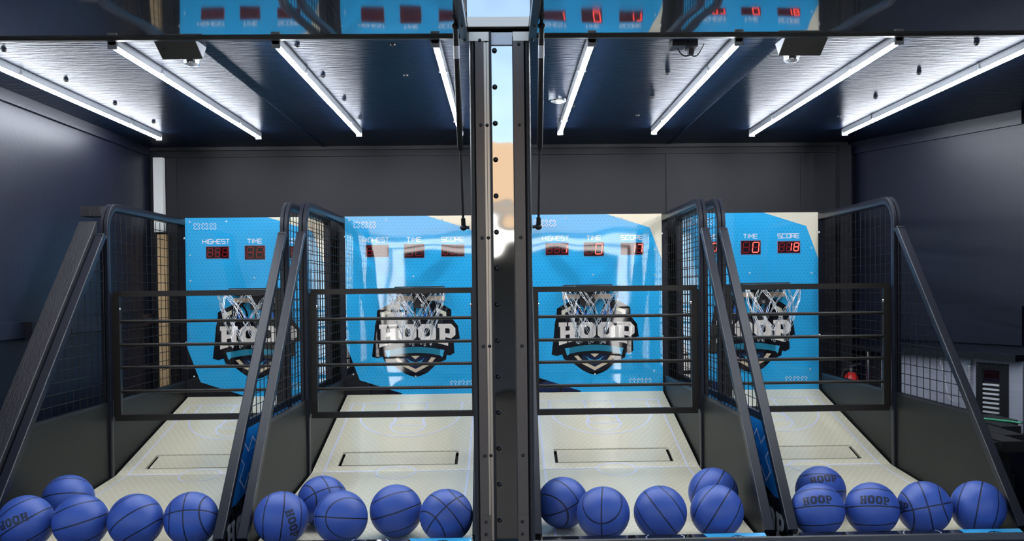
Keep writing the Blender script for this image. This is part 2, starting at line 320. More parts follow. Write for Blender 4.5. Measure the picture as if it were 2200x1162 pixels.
# ------------------------------------------------------------------ gas struts
def strut(x0, x1, lab):
    a = Vector(R(x0, 3.36, .905)); b = Vector(R(x1, 3.605, .235)); g = empty('gas_strut', b, lab, 'strut', 'gas struts of the hatches')
    d = (b-a); m = a+d*.60
    MB(b).tube([a+d*.06, a+d*.58, a+d*.60], [.0105, .0105, .008], 14).build('cylinder', M_['plastic'], g, True)
    MB(b).tube([m, a+d*.97], .0045, 10).build('rod', M_['rubber'], g, True)
    MB(b).tube([a, a+d*.03, a+d*.06], [.007, .010, .009], 12).build('end_fitting', M_['rubber'], g, True)
    MB(b).tube([a+d*.95, b], [.008, .0085], 12).build('end_fitting', M_['plastic'], g, True)
    s = bpy.data.meshes.new('ball_joint')
    MB(b).lathe([(.002, -.013), (.009, -.009), (.013, 0), (.009, .009), (.002, .013)], 14, Matrix.Translation(b) @ Matrix.Rotation(PI/2, 4, 'Y')).build('ball_joint', M_['plastic'], g, True)
    MB(b).lathe([(.002, -.013), (.009, -.009), (.013, 0), (.009, .009), (.002, .013)], 14, Matrix.Translation(a) @ Matrix.Rotation(PI/2, 4, 'Y')).build('ball_joint', M_['plastic'], g, True)
    MB(b).tube([a+d*.09, a+d*.15], .0108, 14).build('paper_label', M_['label'], g, True)
    MB(b).tube([b, b+Vector((-.022 if x0 > 0 else .022, 0, 0))], .006, 10).build('stud', M_['plastic'], g, True)
    MB(b).tube([a, a+Vector((0, 0, .018))], .006, 10).build('stud', M_['plastic'], g, True)
strut(-.157, -.148, 'black gas strut holding the left hatch, beside the centre post'); strut(.137, .128, 'black gas strut holding the right hatch, beside the centre post')

# ------------------------------------------------------------------ centre post
of = R(-.003, YF, -ZE); ps = empty('centre_post', of, 'centre post in reflection-browned metal with mirror plate and black dome bolts', 'post')
def pbox(nm, x0, x1, y0, y1, z0, z1, m): return MB(of).box(R(x0, y0, z0), R(x1, y1, z1)).build(nm, M_[m], ps)
pbox('core', -.104, .098, YF+.02, YF+.10, -ZE, ZC-.001, 'rubber')
def gk(x): MB(of).tube([R(x, YF+.010, ZC-.02), R(x, YF+.010, -1.25)], .0115, 12).build('gasket', M_['rubber'], ps, True)
gk(-.108); gk(.092)
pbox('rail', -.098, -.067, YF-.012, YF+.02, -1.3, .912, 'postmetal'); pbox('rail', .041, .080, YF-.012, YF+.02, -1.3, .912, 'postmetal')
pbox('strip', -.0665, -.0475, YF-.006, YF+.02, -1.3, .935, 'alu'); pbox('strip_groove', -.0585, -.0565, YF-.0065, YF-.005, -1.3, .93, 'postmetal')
pbox('dark_edge', -.047, -.039, YF-.020, YF+.02, -1.3, .945, 'black')
pbox('mirror_plate', -.038, .038, YF+.004, YF+.012, -1.3, .945, 'mirror')
pbox('sealant', .038, .041, YF-.008, YF+.012, -1.3, .93, 'rubber')
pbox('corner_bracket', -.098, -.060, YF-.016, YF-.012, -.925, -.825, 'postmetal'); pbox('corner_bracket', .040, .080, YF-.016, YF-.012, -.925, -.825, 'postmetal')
pbox('header_cap', -.12, -.04, YF-.014, YF+.01, .912, .945, 'alu'); pbox('header_cap', .041, .10, YF-.014, YF+.01, .912, .945, 'alu'); pbox('header_cap', -.038, .040, YF-.006, YF+.01, .90, .945, 'whitemetal')
pbox('header_bar', -.125, .105, YF-.03, YF, .960, .995, 'alu'); pbox('header_plate', -.125, .105, YF-.012, YF, .996, 1.16, 'mirror')
rv = MB().lathe([(.0065, 0), (.006, .003), (.003, .0055)], 12, Matrix.Rotation(PI/2, 4, 'X')).mesh('rivet', M_['plastic'], True)
for x, yy in ((-.080, YF-.012), (-.057, YF-.006), (.062, YF-.012)):
    for z in (.915 if x < 0 else .90, .607, .195, -.203, -.606): link('rivet', rv, ps, Vector(R(x, yy, z))-Vector(of))
for x in (-.078, .056):
    for z in (-.85, -.895): link('rivet', rv, ps, Vector(R(x, YF-.016, z))-Vector(of))
dm = MB().lathe([(.0095, 0), (.0095, .003), (.008, .007), (.004, .0105)], 14, Matrix.Rotation(PI/2, 4, 'X')).mesh('dome_bolt', M_['plastic'], True)
for k in range(14): link('dome_bolt', dm, ps, Vector(R(-.027, YF+.004, .881-k*.1329))-Vector(of))

# ------------------------------------------------------------------ glyphs
def octring(x0, y0, x1, y1, c, t):
    def oc(x0, y0, x1, y1, c): return [(x0+c, y0), (x1-c, y0), (x1, y0+c), (x1, y1-c), (x1-c, y1), (x0+c, y1), (x0, y1-c), (x0, y0+c)]
    a = oc(x0, y0, x1, y1, c); b = oc(x0+t[0], y0+t[1], x1-t[0], y1-t[1], c*.45); return [(a[i], a[(i+1) % 8], b[(i+1) % 8], b[i]) for i in range(8)]
def rc(x0, y0, x1, y1): return ((x0, y0), (x1, y0), (x1, y1), (x0, y1))
GL = {'H': [rc(.08,.19,.38,.81), rc(.62,.19,.92,.81), rc(.38,.40,.62,.60), rc(0,0,.46,.19), rc(.54,0,1,.19), rc(0,.81,.46,1), rc(.54,.81,1,1)],
      'O': octring(0, 0, 1, 1, .22, (.34, .24)),
      'P': [rc(.10,.18,.44,.80), rc(0,0,.58,.18), rc(0,.80,.78,1), ((.78,1),(.70,.80),(.70,.80),(1,.82)), ((.70,.80),(.66,.72),(1,.52),(1,.82)), ((.66,.72),(.66,.55),(1,.52),(1,.52)), ((.66,.55),(.44,.52),(.78,.32),(1,.52)), rc(.44,.32,.78,.52)]}
GL['P'] = [rc(.10,.18,.42,.80), rc(0,0,.58,.18), rc(0,.80,.76,1), ((.76,1),(.64,.80),(.68,.76),(1,.82)), ((.68,.76),(.68,.60),(1,.54),(1,.82)), ((.68,.60),(.64,.56),(.76,.37),(1,.54)), rc(.42,.37,.76,.56)]
def subdiv(qd, n):
    (a, b, c, d) = [Vector((*p, 0)) for p in qd]; out = []
    def P(u, v): return (a*(1-u)+b*u)*(1-v)+(d*(1-u)+c*u)*v
    for i in range(n):
        for j in range(n): out.append([P(i/n, j/n), P((i+1)/n, j/n), P((i+1)/n, (j+1)/n), P(i/n, (j+1)/n)])
    return out
def word(text, fn, n=1, gap=.12, wd=None):
    """quads for a word mapped by fn(x, y), x runs 0..total"""
    mb = MB(); x = 0
    for ch in text:
        for qd in GL[ch]:
            for s in subdiv(qd, n): mb.add([fn(x+p.x, p.y) for p in s], [(0, 1, 2, 3)])
        x += 1+gap
    return mb
# thin stroke font for the score captions, unit box
SF = {'H': [[(0,0),(0,1)],[(1,0),(1,1)],[(0,.5),(1,.5)]], 'I': [[(.5,0),(.5,1)]], 'G': [[(1,1),(0,1),(0,0),(1,0),(1,.5),(.5,.5)]], 'E': [[(1,1),(0,1),(0,0),(1,0)],[(0,.5),(.9,.5)]],
      'S': [[(1,1),(0,1),(0,.5),(1,.5),(1,0),(0,0)]], 'T': [[(0,1),(1,1)],[(.5,1),(.5,0)]], 'M': [[(0,0),(0,1),(.5,.4),(1,1),(1,0)]], 'C': [[(1,1),(0,1),(0,0),(1,0)]], 'O': [[(0,0),(1,0),(1,1),(0,1),(0,0)]],
      'R': [[(0,0),(0,1),(1,1),(1,.45),(0,.45)],[(.5,.45),(1,0)]]}
def ribbon(mb, pts, wd, fn, closed=False):
    """flat ribbon along 2D pts mapped by fn"""
    pts = [Vector(p) for p in pts]; n = len(pts); L = []; Rr = []
    for i, p in enumerate(pts):
        a = pts[i-1] if (i > 0 or closed) else None; b = pts[(i+1) % n] if (i < n-1 or closed) else None
        if a is None: d = (b-p).normalized(); nn = Vector((-d.y, d.x)); k = 1; 
        elif b is None: d = (p-a).normalized(); nn = Vector((-d.y, d.x)); k = 1
        else:
            d1 = (p-a).normalized(); d2 = (b-p).normalized(); n1 = Vector((-d1.y, d1.x)); n2 = Vector((-d2.y, d2.x)); nn = (n1+n2)
            nn = nn.normalized() if nn.length > 1e-4 else n1; k = 1/max(.4, nn.dot(n1))
        L.append(p+nn*wd*k/2); Rr.append(p-nn*wd*k/2)
    m = n if closed else n-1
    for i in range(m):
        j = (i+1) % n; mb.add([fn(*L[i]), fn(*L[j]), fn(*Rr[j]), fn(*Rr[i])], [(0, 1, 2, 3)])
def circ(cx, cy, r, a0=0, a1=2*PI, n=28, ry=None): return [(cx+r*math.cos(a0+(a1-a0)*k/n), cy+(ry or r)*math.sin(a0+(a1-a0)*k/n)) for k in range(n+1)]
XS = []
for k in range(4):
    for x, y in [(.0, .32), (.34, .66), (.66, .34)][:]:
        c, s = math.cos(-k*PI/2), math.sin(-k*PI/2)
        XS.append((x*c-y*s, x*s+y*c))

# ------------------------------------------------------------------ the hoop machines
YP = 6.19; HW = .453; PW = .4335
def make_link():
    pts = []; l, h = .0160, .0052
    for k in range(5): a = -PI/2+PI*k/4; pts.append((h*math.cos(a)+l, h*math.sin(a), 0))
    for k in range(5): a = PI/2+PI*k/4; pts.append((h*math.cos(a)-l, h*math.sin(a), 0))
    return MB().tube(pts, .00145, 4, closed=True).mesh('chain_link', M_['chain'], True)
LINK = make_link()
SCREW = MB().lathe([(.0055, 0), (.005, .002), (.0025, .004)], 10, Matrix.Rotation(PI/2, 4, 'X')).mesh('screw', M_['slat'], True)  # screws take the bright slat metal to imitate white glints
BOLT = MB().lathe([(.011, 0), (.0105, .004), (.006, .009)], 12).mesh('bolt', M_['chrome'], True)
SEG = {'0': 'abcdef', '1': 'bc', '2': 'abged', '3': 'abgcd', '4': 'fgbc', '5': 'afgcd', '6': 'afgedc', '7': 'abc', '8': 'abcdefg', '9': 'abcdfg', ' ': ''}
def machine(xc, hoop_dx, label, vals, mesh_cache={}):
    root = empty('basketball_machine', (xc, 5.0, 0), label, 'arcade machine', 'basketball hoop machines')
    def P(x, Y, z): return Vector((x, Y-5.0, z+ZE))
    def part(nm, mb_fn, m, parent=None, smooth=False, key=None):
        k = key or None
        if k and k in mesh_cache: me = mesh_cache[k]
        else:
            me = mb_fn().mesh(nm, M_[m], smooth)
            if k: mesh_cache[k] = me
        return link(nm, me, parent or root)
    # --- backboard and its print
    bb = part('backboard', lambda: MB().box(P(-PW, YP, -.66), P(PW, YP+.015, .479)), 'board', key='bb')
    lay = [0]
    def F(k): return lambda u, z: P(u, YP-.0006*k, z)
    def pr(nm, m, polys, k):
        f = F(k)
        for i, pl in enumerate(polys):
            part(nm, lambda: MB().prism([f(u, z) for u, z in pl], (0, .0004, 0)), m, bb, key='pr_%s_%d' % (nm, i))
    pr('cream_print', 'cream', [[(.085, .479), (.358, .392), (PW, .185), (PW, .479)]], 1)
    pr('black_print', 'ink', [[(-PW, -.335), (-.353, -.554), (-.09, -.640), (-.09, -.66), (-PW, -.66)]], 1)
    def xx(nm, u0, z0, n):
        def fn():
            mb = MB()
            for i in range(n): ribbon(mb, XS, .09, lambda x, y, i=i: P(u0+.031*x+.0505*i+.022, YP-.0008, z0+.031*y), True)
            return mb
        part(nm, fn, 'white', bb, key='xx'+str(u0))
    xx('cross_print', -.382, .426, 3); xx('cross_print', .216, -.585, 3)
    for cap, x0, x1, z0, z1 in (('HIGHEST', -.325, -.158, .317, .343), ('TIME', -.045, .045, .317, .343), ('SCORE', .175, .312, .317, .343)):
        def fn():
            mb = MB(); wch = []
            for ch in cap: wch.append(.25 if ch == 'I' else 1.0)
            tot = sum(wch)+.28*(len(cap)-1); sc = (x1-x0)/tot; x = x0
            for ch, wc in zip(cap, wch):
                for st in SF[ch]: ribbon(mb, [((x+(px*wc if ch != 'I' else .12)*sc), z0+py*(z1-z0)) for px, py in st], .0046, lambda u, z: P(u, YP-.0008, z))
                x += (wc+.28)*sc
            return mb
        part('caption_print', fn, 'white', bb, key='cap'+cap)
    # --- logo
    K = .000609
    def Lg(dx, y): return (dx*K, .0985-K*y)
    def poly(*p): return [Lg(*q_) for q_ in p]
    pr('logo_shield', 'ink', [poly((-390,352),(-330,318),(-225,268),(-190,262),(-150,330),(-120,420),(120,420),(150,330),(190,262),(250,275),(330,318),(378,350),(378,432),(445,520),(463,650),(400,668),(405,800),(360,826),(325,818),(318,868),(225,908),(125,1000),(60,1030),(0,1048),(-60,1030),(-125,1000),(-215,930),(-320,880),(-340,830),(-395,846),(-450,830),(-425,640),(-412,500),(-395,430))], 1)
    def ball_fn():
        mb = MB(); f = lambda u, z: P(u, YP-.0012, z)
        def rb(pts, wd): ribbon(mb, [Lg(*q_) for q_ in pts], wd*K, f)
        rb(circ(0, 405, 195, PI*1.0, 2*PI, 24), 26); rb([(0, 215), (0, 420)], 20)
        rb(circ(-250, 400, 160, -PI*.42, PI*.05, 10), 20); rb(circ(250, 400, 160, PI*.95, PI*1.42, 10), 20)
        return mb
    part('logo_ball_line', ball_fn, 'ink', bb, key='ball')
    pr('logo_ball_panel', 'royal', [poly((-125,360),(-100,395),(-40,418),(-130,418)), poly((125,360),(130,418),(40,418),(100,395)), poly((165,330),(190,400),(180,418),(160,418)), poly((-165,330),(-160,418),(-180,418),(-190,400))], 3)
    pr('logo_corner', 'cream', [poly((-342,375),(-248,330),(-248,372),(-305,398),(-305,430),(-342,430)), poly((228,330),(325,375),(325,430),(288,430),(288,398),(228,372))], 2)
    def hoopfn():
        def top(dx): return 497
        def bot(dx): return 660+abs(dx/370)**1.6*75 if abs(dx) > 175 else 668
        def fn(x, y):
            dx = -372+x/4.30*790; t_, b_ = top(dx), bot(dx); yy = b_+(t_-b_)*y; u, z = Lg(dx, yy); return P(u, YP-.0018, z)
        return word('HOOP', fn, 2, .10)
    part('logo_lettering', hoopfn, 'letter', bb, key='hoopw')
    def arcband(x0, x1, yc, sag, h, n=12):
        up = [(x0+(x1-x0)*k/n, yc+sag*((2*k/n-1)**2)) for k in range(n+1)]; return [Lg(*p) for p in up]+[Lg(x, y+h) for x, y in reversed(up)]
    pr('logo_banner', 'teal', [arcband(-295, 290, 732, 38, 62)], 2)
    pr('logo_banner_tail', 'cyan', [poly((-312,768),(-262,760),(-262,822),(-285,846)), poly((258,760),(302,768),(278,846),(255,822))], 3)
    pr('logo_crest', 'navy', [poly((-130,835),(130,835),(125,900),(60,985),(0,1010),(-60,985),(-125,900))], 2)
    pr('logo_chevron', 'tan', [poly((-215,848),(-175,842),(-120,905),(0,962),(120,905),(165,842),(210,848),(150,920),(0,1000),(-150,920)), poly((-45,826),(45,826),(0,862))], 3)
    pr('logo_stroke', 'cyan', [poly((-92,850),(-50,880),(0,893),(0,905),(-55,894)), poly((92,850),(55,894),(0,905),(0,893),(50,880))], 3)
    for x, z in [(-.405,.455),(-.175,.455),(.179,.455),(.40,.452),(-.405,.245),(-.405,.085),(-.006,.097),(.39,.252),(.39,.093),(.378,-.521),(0,-.534),(-.393,-.517)]:
        link('screw', SCREW, root, P(x, YP-.001, z))
    # --- score displays
    for (x0, x1, z0, z1), txt in zip(((-.302, -.163, .226, .296), (-.060, .062, .217, .300), (.175, .314, .224, .294)), vals):
        d = part('score_display', lambda: MB().box(P(x0, YP-.004, z0), P(x1, YP+.001, z1)), 'disp', key='disp%g' % x0)
        part('bezel', lambda: MB().box(P(x0-.004, YP-.0012, z0-.004), P(x0, YP, z1+.004)).box(P(x1, YP-.0012, z0-.004), P(x1+.004, YP, z1+.004)).box(P(x0, YP-.0012, z1), P(x1, YP, z1+.004)).box(P(x0, YP-.0012, z0-.004), P(x1, YP, z0)), 'bezel', d, key='bez%g' % x0)
        n = len(txt); cw = (x1-x0)/n; mg = cw*.20
        for i, ch in enumerate(txt):
            a, b, c, e_ = x0+i*cw+mg, x0+(i+1)*cw-mg*.8, z0+.011, z1-.009; hm = (c+e_)/2; sl = .006; w_ = .0065
            sgs = {'a': ((a, e_), (b, e_)), 'b': ((b, e_), (b, hm)), 'c': ((b, hm), (b, c)), 'd': ((a, c), (b, c)), 'e': ((a, hm), (a, c)), 'f': ((a, e_), (a, hm)), 'g': ((a, hm), (b, hm))}
            for on in (True, False):
                mb = MB()
                for kx, (p_, q_) in sgs.items():
                    if (kx in SEG[ch]) != on: continue
                    pv, qv = Vector(p_), Vector(q_); dd = (qv-pv).normalized(); pv += dd*.0022; qv -= dd*.0022
                    ribbon(mb, [pv, qv], w_*(.9 if on else .7), lambda u, z: P(u+sl*((z-c)/(e_-c)-.5), YP-.0048, z))
                if mb.f: mb.build('digit', M_['segon' if on else 'segoff'], d)
    # --- hoop
    hy, hz = 5.88, .016; hc = P(hoop_dx, hy, hz)
    ring = part('hoop', lambda: MB().tube([(.176*math.cos(2*PI*k/40), .176*math.sin(2*PI*k/40), 0) for k in range(40)], .0085, 10, closed=True), 'chrome', None, True, 'ring'); ring.location = hc
    part('hoop_plate', lambda: MB().box((-.15, .16, .006), (.15, .31, .018)).box((-.15, .296, -.03), (.15, .31, .018)), 'plastic', ring, key='hplate')
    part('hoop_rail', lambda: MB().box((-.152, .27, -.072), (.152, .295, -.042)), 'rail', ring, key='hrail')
    part('hoop_bracket', lambda: MB().box((-.05, .165, -.03), (.05, .262, .004)).prism([(-.05, .258, -.03), (.05, .258, -.03), (.042, .258, -.118), (-.042, .258, -.118)], (0, .012, 0)), 'plastic', ring, key='hbr')
    link('bolt', BOLT, ring, (.012, .257, -.098), (PI/2, 0, 0)).scale = (1.5, 1.5, 1.5)
    NH = 8; rows = [(.172, -.006), (.150, -.100), (.118, -.195), (.095, -.270), (.088, -.335)]
    def node(r, i): rr, z = rows[r]; a = 2*PI*(i+(.5 if r % 2 else 0))/NH+.2; jr = 1+.05*math.sin(3.1*i+1.7*r+xc*5); return Vector((rr*jr*math.cos(a), rr*jr*math.sin(a), z+.010*math.sin(2.3*i+r+xc*3)))
    def strand(a, b, n):
        for k in range(n):
            p, q_ = a.lerp(b, k/n), a.lerp(b, (k+1)/n); d = (q_-p); L_ = d.length; d.normalize()
            up = Vector((0, 0, 1)) if abs(d.z) < .95 else Vector((1, 0, 0)); y = up.cross(d).normalized(); z = d.cross(y)
            Mx = Matrix((d, y, z)).transposed().to_4x4() @ Matrix.Rotation(PI/2*(k % 2)+.5, 4, 'X')
            o = link('chain_link', LINK, ring); o.matrix_local = Matrix.Translation((p+q_)/2) @ Mx @ Matrix.Diagonal((L_/.0400*1.05, 1, 1, 1))
    for r in range(4):
        for i in range(NH):
            a = node(r, i)
            if r < 3:
                for j in ((i, i-1) if r % 2 == 0 else (i, i+1)): strand(a, node(r+1, j), (3, 3, 2)[r])
            else: strand(a, Vector((a.x*.93, a.y*.93, -.335)), 2)
    # --- side frames, wire, boards, stringers
    zt = .474; yu = 5.0
    for sx in (-1, 1):
        x = sx*HW
        def frame():
            mb = MB(); R_ = .125; path = [(yu, -1.58), (yu, zt-.02-R_)]
            path += [(yu+R_-R_*math.cos(a), zt-.02-R_+R_*math.sin(a)) for a in [PI/2*k/8 for k in range(1, 9)]]+[(YP-.0, zt-.02)]
            for o in (-.0105, .0105):
                rings = []
                for i, (y, z) in enumerate(path):
                    a = Vector(path[max(i-1, 0)]); b = Vector(path[min(i+1, len(path)-1)]); t = (b-a).normalized(); nn = Vector((-t.y, t.x))
                    rings.append([P(x+o+px, y+nn.x*pn, z+nn.y*pn) for px, pn in ((-.0105,-.013),(-.0075,-.019),(.0075,-.019),(.0105,-.013),(.0105,.013),(.0075,.019),(-.0075,.019),(-.0105,.013))])
                n = 8; mb.add([v for r in rings for v in r], [(i*n+k, i*n+(k+1) % n, (i+1)*n+(k+1) % n, (i+1)*n+k) for i in range(len(rings)-1) for k in range(n)]+[tuple(range(n)), tuple((len(rings)-1)*n+k for k in range(n))])
            return mb
        fr = part('side_frame', frame, 'black', None, True, 'frame%d' % sx)
        part('rear_post', lambda: MB().box(P(x-.02, YP-.005, -1.58), P(x+.02, YP+.035, zt)), 'black', key='rp%d' % sx)
        def yst(z): return 4.955+(z-.297)*(4.955-3.78)/(.297+.947)          # stringer centre line
        def wire():
            mb = MB(); r = .0019; xw = x; zb = -.545; ztop = zt-.05
            y = yu+.062
            while y < YP-.03:
                zz = ztop if y > yu+.13 else ztop-.09*(1-(y-yu)/.13); mb.tube([P(xw, y, zb), P(xw, y, zz)], r, 4, cap=False); y += .0735
            z = zb
            while z < ztop+.02:
                mb.tube([P(xw+.003, yu+.02, z), P(xw+.003, YP-.01, z)], r, 4, cap=False); z += .0512
            return mb
        part('wire_mesh', wire, 'wire', fr, False, 'wire%d' % sx)
        def wire2():
            mb = MB(); r = .0019; zb = -.545; y = yu-.03
            while y > yst(zb)+.03:
                mb.tube([P(x, y, zb), P(x, y, .297-(4.955-y)*(.297+.947)/(4.955-3.78)-.02)], r, 4, cap=False); y -= .0735
            z = zb
            while z < .22:
                mb.tube([P(x+.003, yst(z)+.01, z), P(x+.003, yu-.02, z)], r, 4, cap=False); z += .0512
            return mb
        part('wire_mesh', wire2, 'wire', fr, False, 'wirf%d' % sx)
        part('side_board', lambda: MB().box(P(x-.008, yu+.018, -1.58), P(x+.008, YP-.006, -.55)), 'side', key='sb%d' % sx)
        part('side_board', lambda: MB().prism([P(x-.008, yst(-.55)+.012, -.55), P(x-.008, yu-.018, -.55), P(x-.008, yu-.018, -1.58), P(x-.008, 3.80, -1.58), P(x-.008, 3.80, -.93)], (.016, 0, 0)), 'side', key='sf%d' % sx)
        part('mesh_edge', lambda: MB().box(P(x-.010, yu+.02, -.556), P(x+.010, YP-.006, -.542)), 'black', fr, key='me%d' % sx)
        part('mesh_edge', lambda: MB().box(P(x-.010, yst(-.55)+.02, -.556), P(x+.010, yu-.02, -.542)), 'black', fr, key='mf%d' % sx)
        st = part('stringer', lambda: MB().bar(P(x, 4.955, .297), P(x, 3.775, -.952), .040, .036, (1, 0, 0), .003), 'black', key='st%d' % sx)
        part('end_cap', lambda: MB().box(P(x-.019, 4.93, .285), P(x+.019, 4.982, .302)), 'plastic', st, key='sc%d' % sx)
        # print on the outer face
        xo = x+sx*.0086
        def spoly(pts): return MB().prism([P(xo, y, z) for y, z in pts], (sx*.0006, 0, 0))
        part('blue_print', lambda: spoly([(yst(-.575)+.02, -.575), (6.15, -.575), (6.15, -.70), (4.45, -.80), (4.0, -.86), (3.87, -.855)]), 'sideblue', key='bp%d' % sx)
        part('black_print', lambda: spoly([(3.81, -.93), (3.87, -.855), (4.0, -.86), (4.45, -.80), (4.9, -.82), (4.9, -1.4), (3.81, -1.4)]), 'ink', key='kp%d' % sx)
        def xl():
            mb = MB(); c0 = (4.20, -.72); ribbon(mb, XS, .05, lambda u, v_: P(xo+sx*.0012, c0[0]+u*.22, c0[1]+v_*.15), True); return mb
        part('cross_print', xl, 'white', key='xl%d' % sx)
        part('lettering_print', lambda: word('HOOP', lambda u, v_: P(xo+sx*.0014, (3.86+u*.115) if sx > 0 else (3.86+(4.36-u)*.115), -1.02+v_*.105+.0*u), 1, .12), 'zletter', key='lp%d' % sx)
        for y, z in ((YP-.03, .35), (YP-.03, -.30)): link('bolt', BOLT, root, P(x-sx*.021, y, z), (0, -sx*PI/2, 0)).scale = (.8, .8, .8)
    # --- gate
    g0, g1 = -.425, .425; gy = 5.03
    gate = part('gate', lambda: MB().box(P(g0, gy-.012, -.008), P(g1, gy+.014, .020)).box(P(g0, gy-.012, -.642), P(g1, gy+.014, -.612)).box(P(g0, gy-.012, -.612), P(g0+.030, gy+.014, -.008)).box(P(g1-.030, gy-.012, -.612), P(g1, gy+.014, -.008)), 'gate', key='gate')
    for z in (-.135, -.255, -.370, -.492): part('bar', lambda: MB().tube([P(g0+.028, gy, z), P(g1-.028, gy, z)], .0085, 10), 'gate', gate, True, 'bar%g' % z)
    for sx in (-1, 1): link('bolt', BOLT, gate, P(sx*.397, gy-.002, -.07), (0, -sx*PI/2, 0)).scale = (.8, .8, .8)
    for sx in (-1, 1): part('gate_hinge', lambda: MB().box(P(sx*.425, gy-.010, -.62), P(sx*.433, gy+.012, .0)), 'gate', gate, key='gh%d' % sx)
    # --- ramp, slot flap, court lines
    mu = (.9235-.6465)/(6.19-5.026); ml = (1.0035-.9235)/(5.026-3.75)
    def rz(y): return -.9235+mu*(y-5.026) if y >= 5.026 else -.9235+ml*(y-5.026)
    RW = .432
    fy0, fy1, fx = 5.105, 5.287, .312
    def ramp():
        mb = MB(); t = Vector((0, 0, -.012))
        for x0, x1, y0, y1 in ((-RW, RW, fy1, YP-.002), (-RW, -fx, fy0, fy1), (fx, RW, fy0, fy1), (-RW, RW, 5.0265, fy0), (-RW, RW, 3.752, 5.0255)):
            mb.prism([P(x0, y0, rz(y0)), P(x1, y0, rz(y0)), P(x1, y1, rz(y1)), P(x0, y1, rz(y1))], t)
        return mb
    rp = part('ramp', ramp, 'court', key='ramp')
    a = .008
    part('ramp_flap', lambda: MB().prism([P(-fx+.016, fy0+.02, rz(fy0+.02)-.004), P(fx-.016, fy0+.02, rz(fy0+.02)-.004), P(fx-.016, fy1-.006, rz(fy1-.006)-.004), P(-fx+.016, fy1-.006, rz(fy1-.006)-.004)], (0, 0, -.008)), 'court', rp, key='flap')
    part('slot_tray', lambda: MB().prism([P(-fx, fy0, rz(fy0)-.03), P(fx, fy0, rz(fy0)-.03), P(fx, fy1, rz(fy1)-.03), P(-fx, fy1, rz(fy1)-.03)], (0, 0, -.004)), 'slot', rp, key='tray')
    def lines():
        mb = MB(); f = lambda u, y: P(u, y, rz(y)+.0012); wd = .0095
        def rb(p, cl=False): ribbon(mb, p, wd, f, cl)
        rb([(-.372, 5.03), (-.372, 6.03)]); rb([(.372, 5.03), (.372, 6.03)]); rb([(-.372, 6.03), (.372, 6.03)]); rb([(-.372, 5.032), (-.1, 5.032)]); rb([(.1, 5.032), (.372, 5.032)])
        rb([(-.372, 3.76), (-.372, 5.02)]); rb([(.372, 3.76), (.372, 5.02)])
        rb([(-.30, 6.03), (-.30, 5.86)]+[(.30*math.cos(t), 5.86+.37*math.sin(t)) for t in [PI+PI*k/24 for k in range(25)]]+[(.30, 6.03)])
        rb([(-.085, 6.03), (-.085, 5.66)]); rb([(.085, 6.03), (.085, 5.66)]); rb([(-.1, 5.66), (.1, 5.66)])
        rb(circ(0, 5.66, .10, n=30, ry=.125))
        rb(circ(0, 5.03, .10, 0, PI, 16, .058)); rb([(.1*math.cos(t), 5.022+.145*math.sin(t)) for t in [PI+PI*k/16 for k in range(17)]])
        return mb
    part('court_line', lines, 'line', rp, key='lines')
    def hidden(): return MB().box(P(-RW, YP+.016, -1.5), P(RW, YP+.03, -.66))
    part('rear_panel', hidden, 'side', key='rear')
    # --- ball stop at the front
    lp = part('ball_stop', lambda: MB().prism([P(-HW+.02, 3.755, -.950), P(-HW+.02, 3.640, -.980), P(-HW+.02, 3.640, -1.58), P(-HW+.02, 3.748, -1.58), P(-HW+.02, 3.748, -1.03)], (2*HW-.04, 0, 0)), 'ink', key='lip')
    nz = Vector((0, -.03, .115)).normalized()*.0012
    def lf(u, t): return P(u, 3.755+(3.640-3.755)*t, -.950-.030*t)+nz
    part('blue_print', lambda: MB().add([lf(.19, .0), lf(HW-.022, .0), lf(HW-.022, .9), lf(.235, .9)], [(0, 1, 2, 3)]), 'cyan', lp, key='lb')
    part('lettering_print', lambda: word('HOOP', lambda u, v_: lf(-.34+u*.044, 1.0-v_*.55), 1, .12), 'white', lp, key='lw')
    def lr():
        mb = MB(); rb = lambda p: ribbon(mb, p, .0025, lambda u, t: lf(u, t/.12))
        rb([(-.02, .0), (-.035, .02), (.0, .08)]); rb([(.10, .0), (.115, .02), (.08, .08)]); rb([(.0, .05), (.04, .03), (.08, .05)]); return mb
    part('cross_print', lr, 'white', lp, key='lr')
    def lball():
        mb = MB(); f = lambda u, t: lf(u, t/.12)+nz*.6; rb = lambda p: ribbon(mb, p, .004, f)
        rb(circ(.32, .09, .05, PI, 2*PI, 16, .07)); rb([(.32, .02), (.32, .09)]); rb(circ(.27, .08, .04, -.9, .5, 6)); rb(circ(.37, .08, .04, PI-.5, PI+.9, 6)); return mb
    part('logo_ball_line', lball, 'ink', lp, key='lbal')
    return root
M_['zletter'] = gloss('print_grey', (.75, .75, .77))
machine(-1.567, .023, 'basketball hoop machine nearest the left wall, its score display half hidden', ('   ', '  ', '   '))
machine(-.568, .040, 'basketball hoop machine just left of the centre post', ('   ', '  ', '   '))
machine(.568, -.050, 'basketball hoop machine just right of the centre post', ('  1', ' 0', ' 17'))
machine(1.567, .057, 'basketball hoop machine nearest the right wall, its score reading 18', ('207', ' 0', ' 18'))

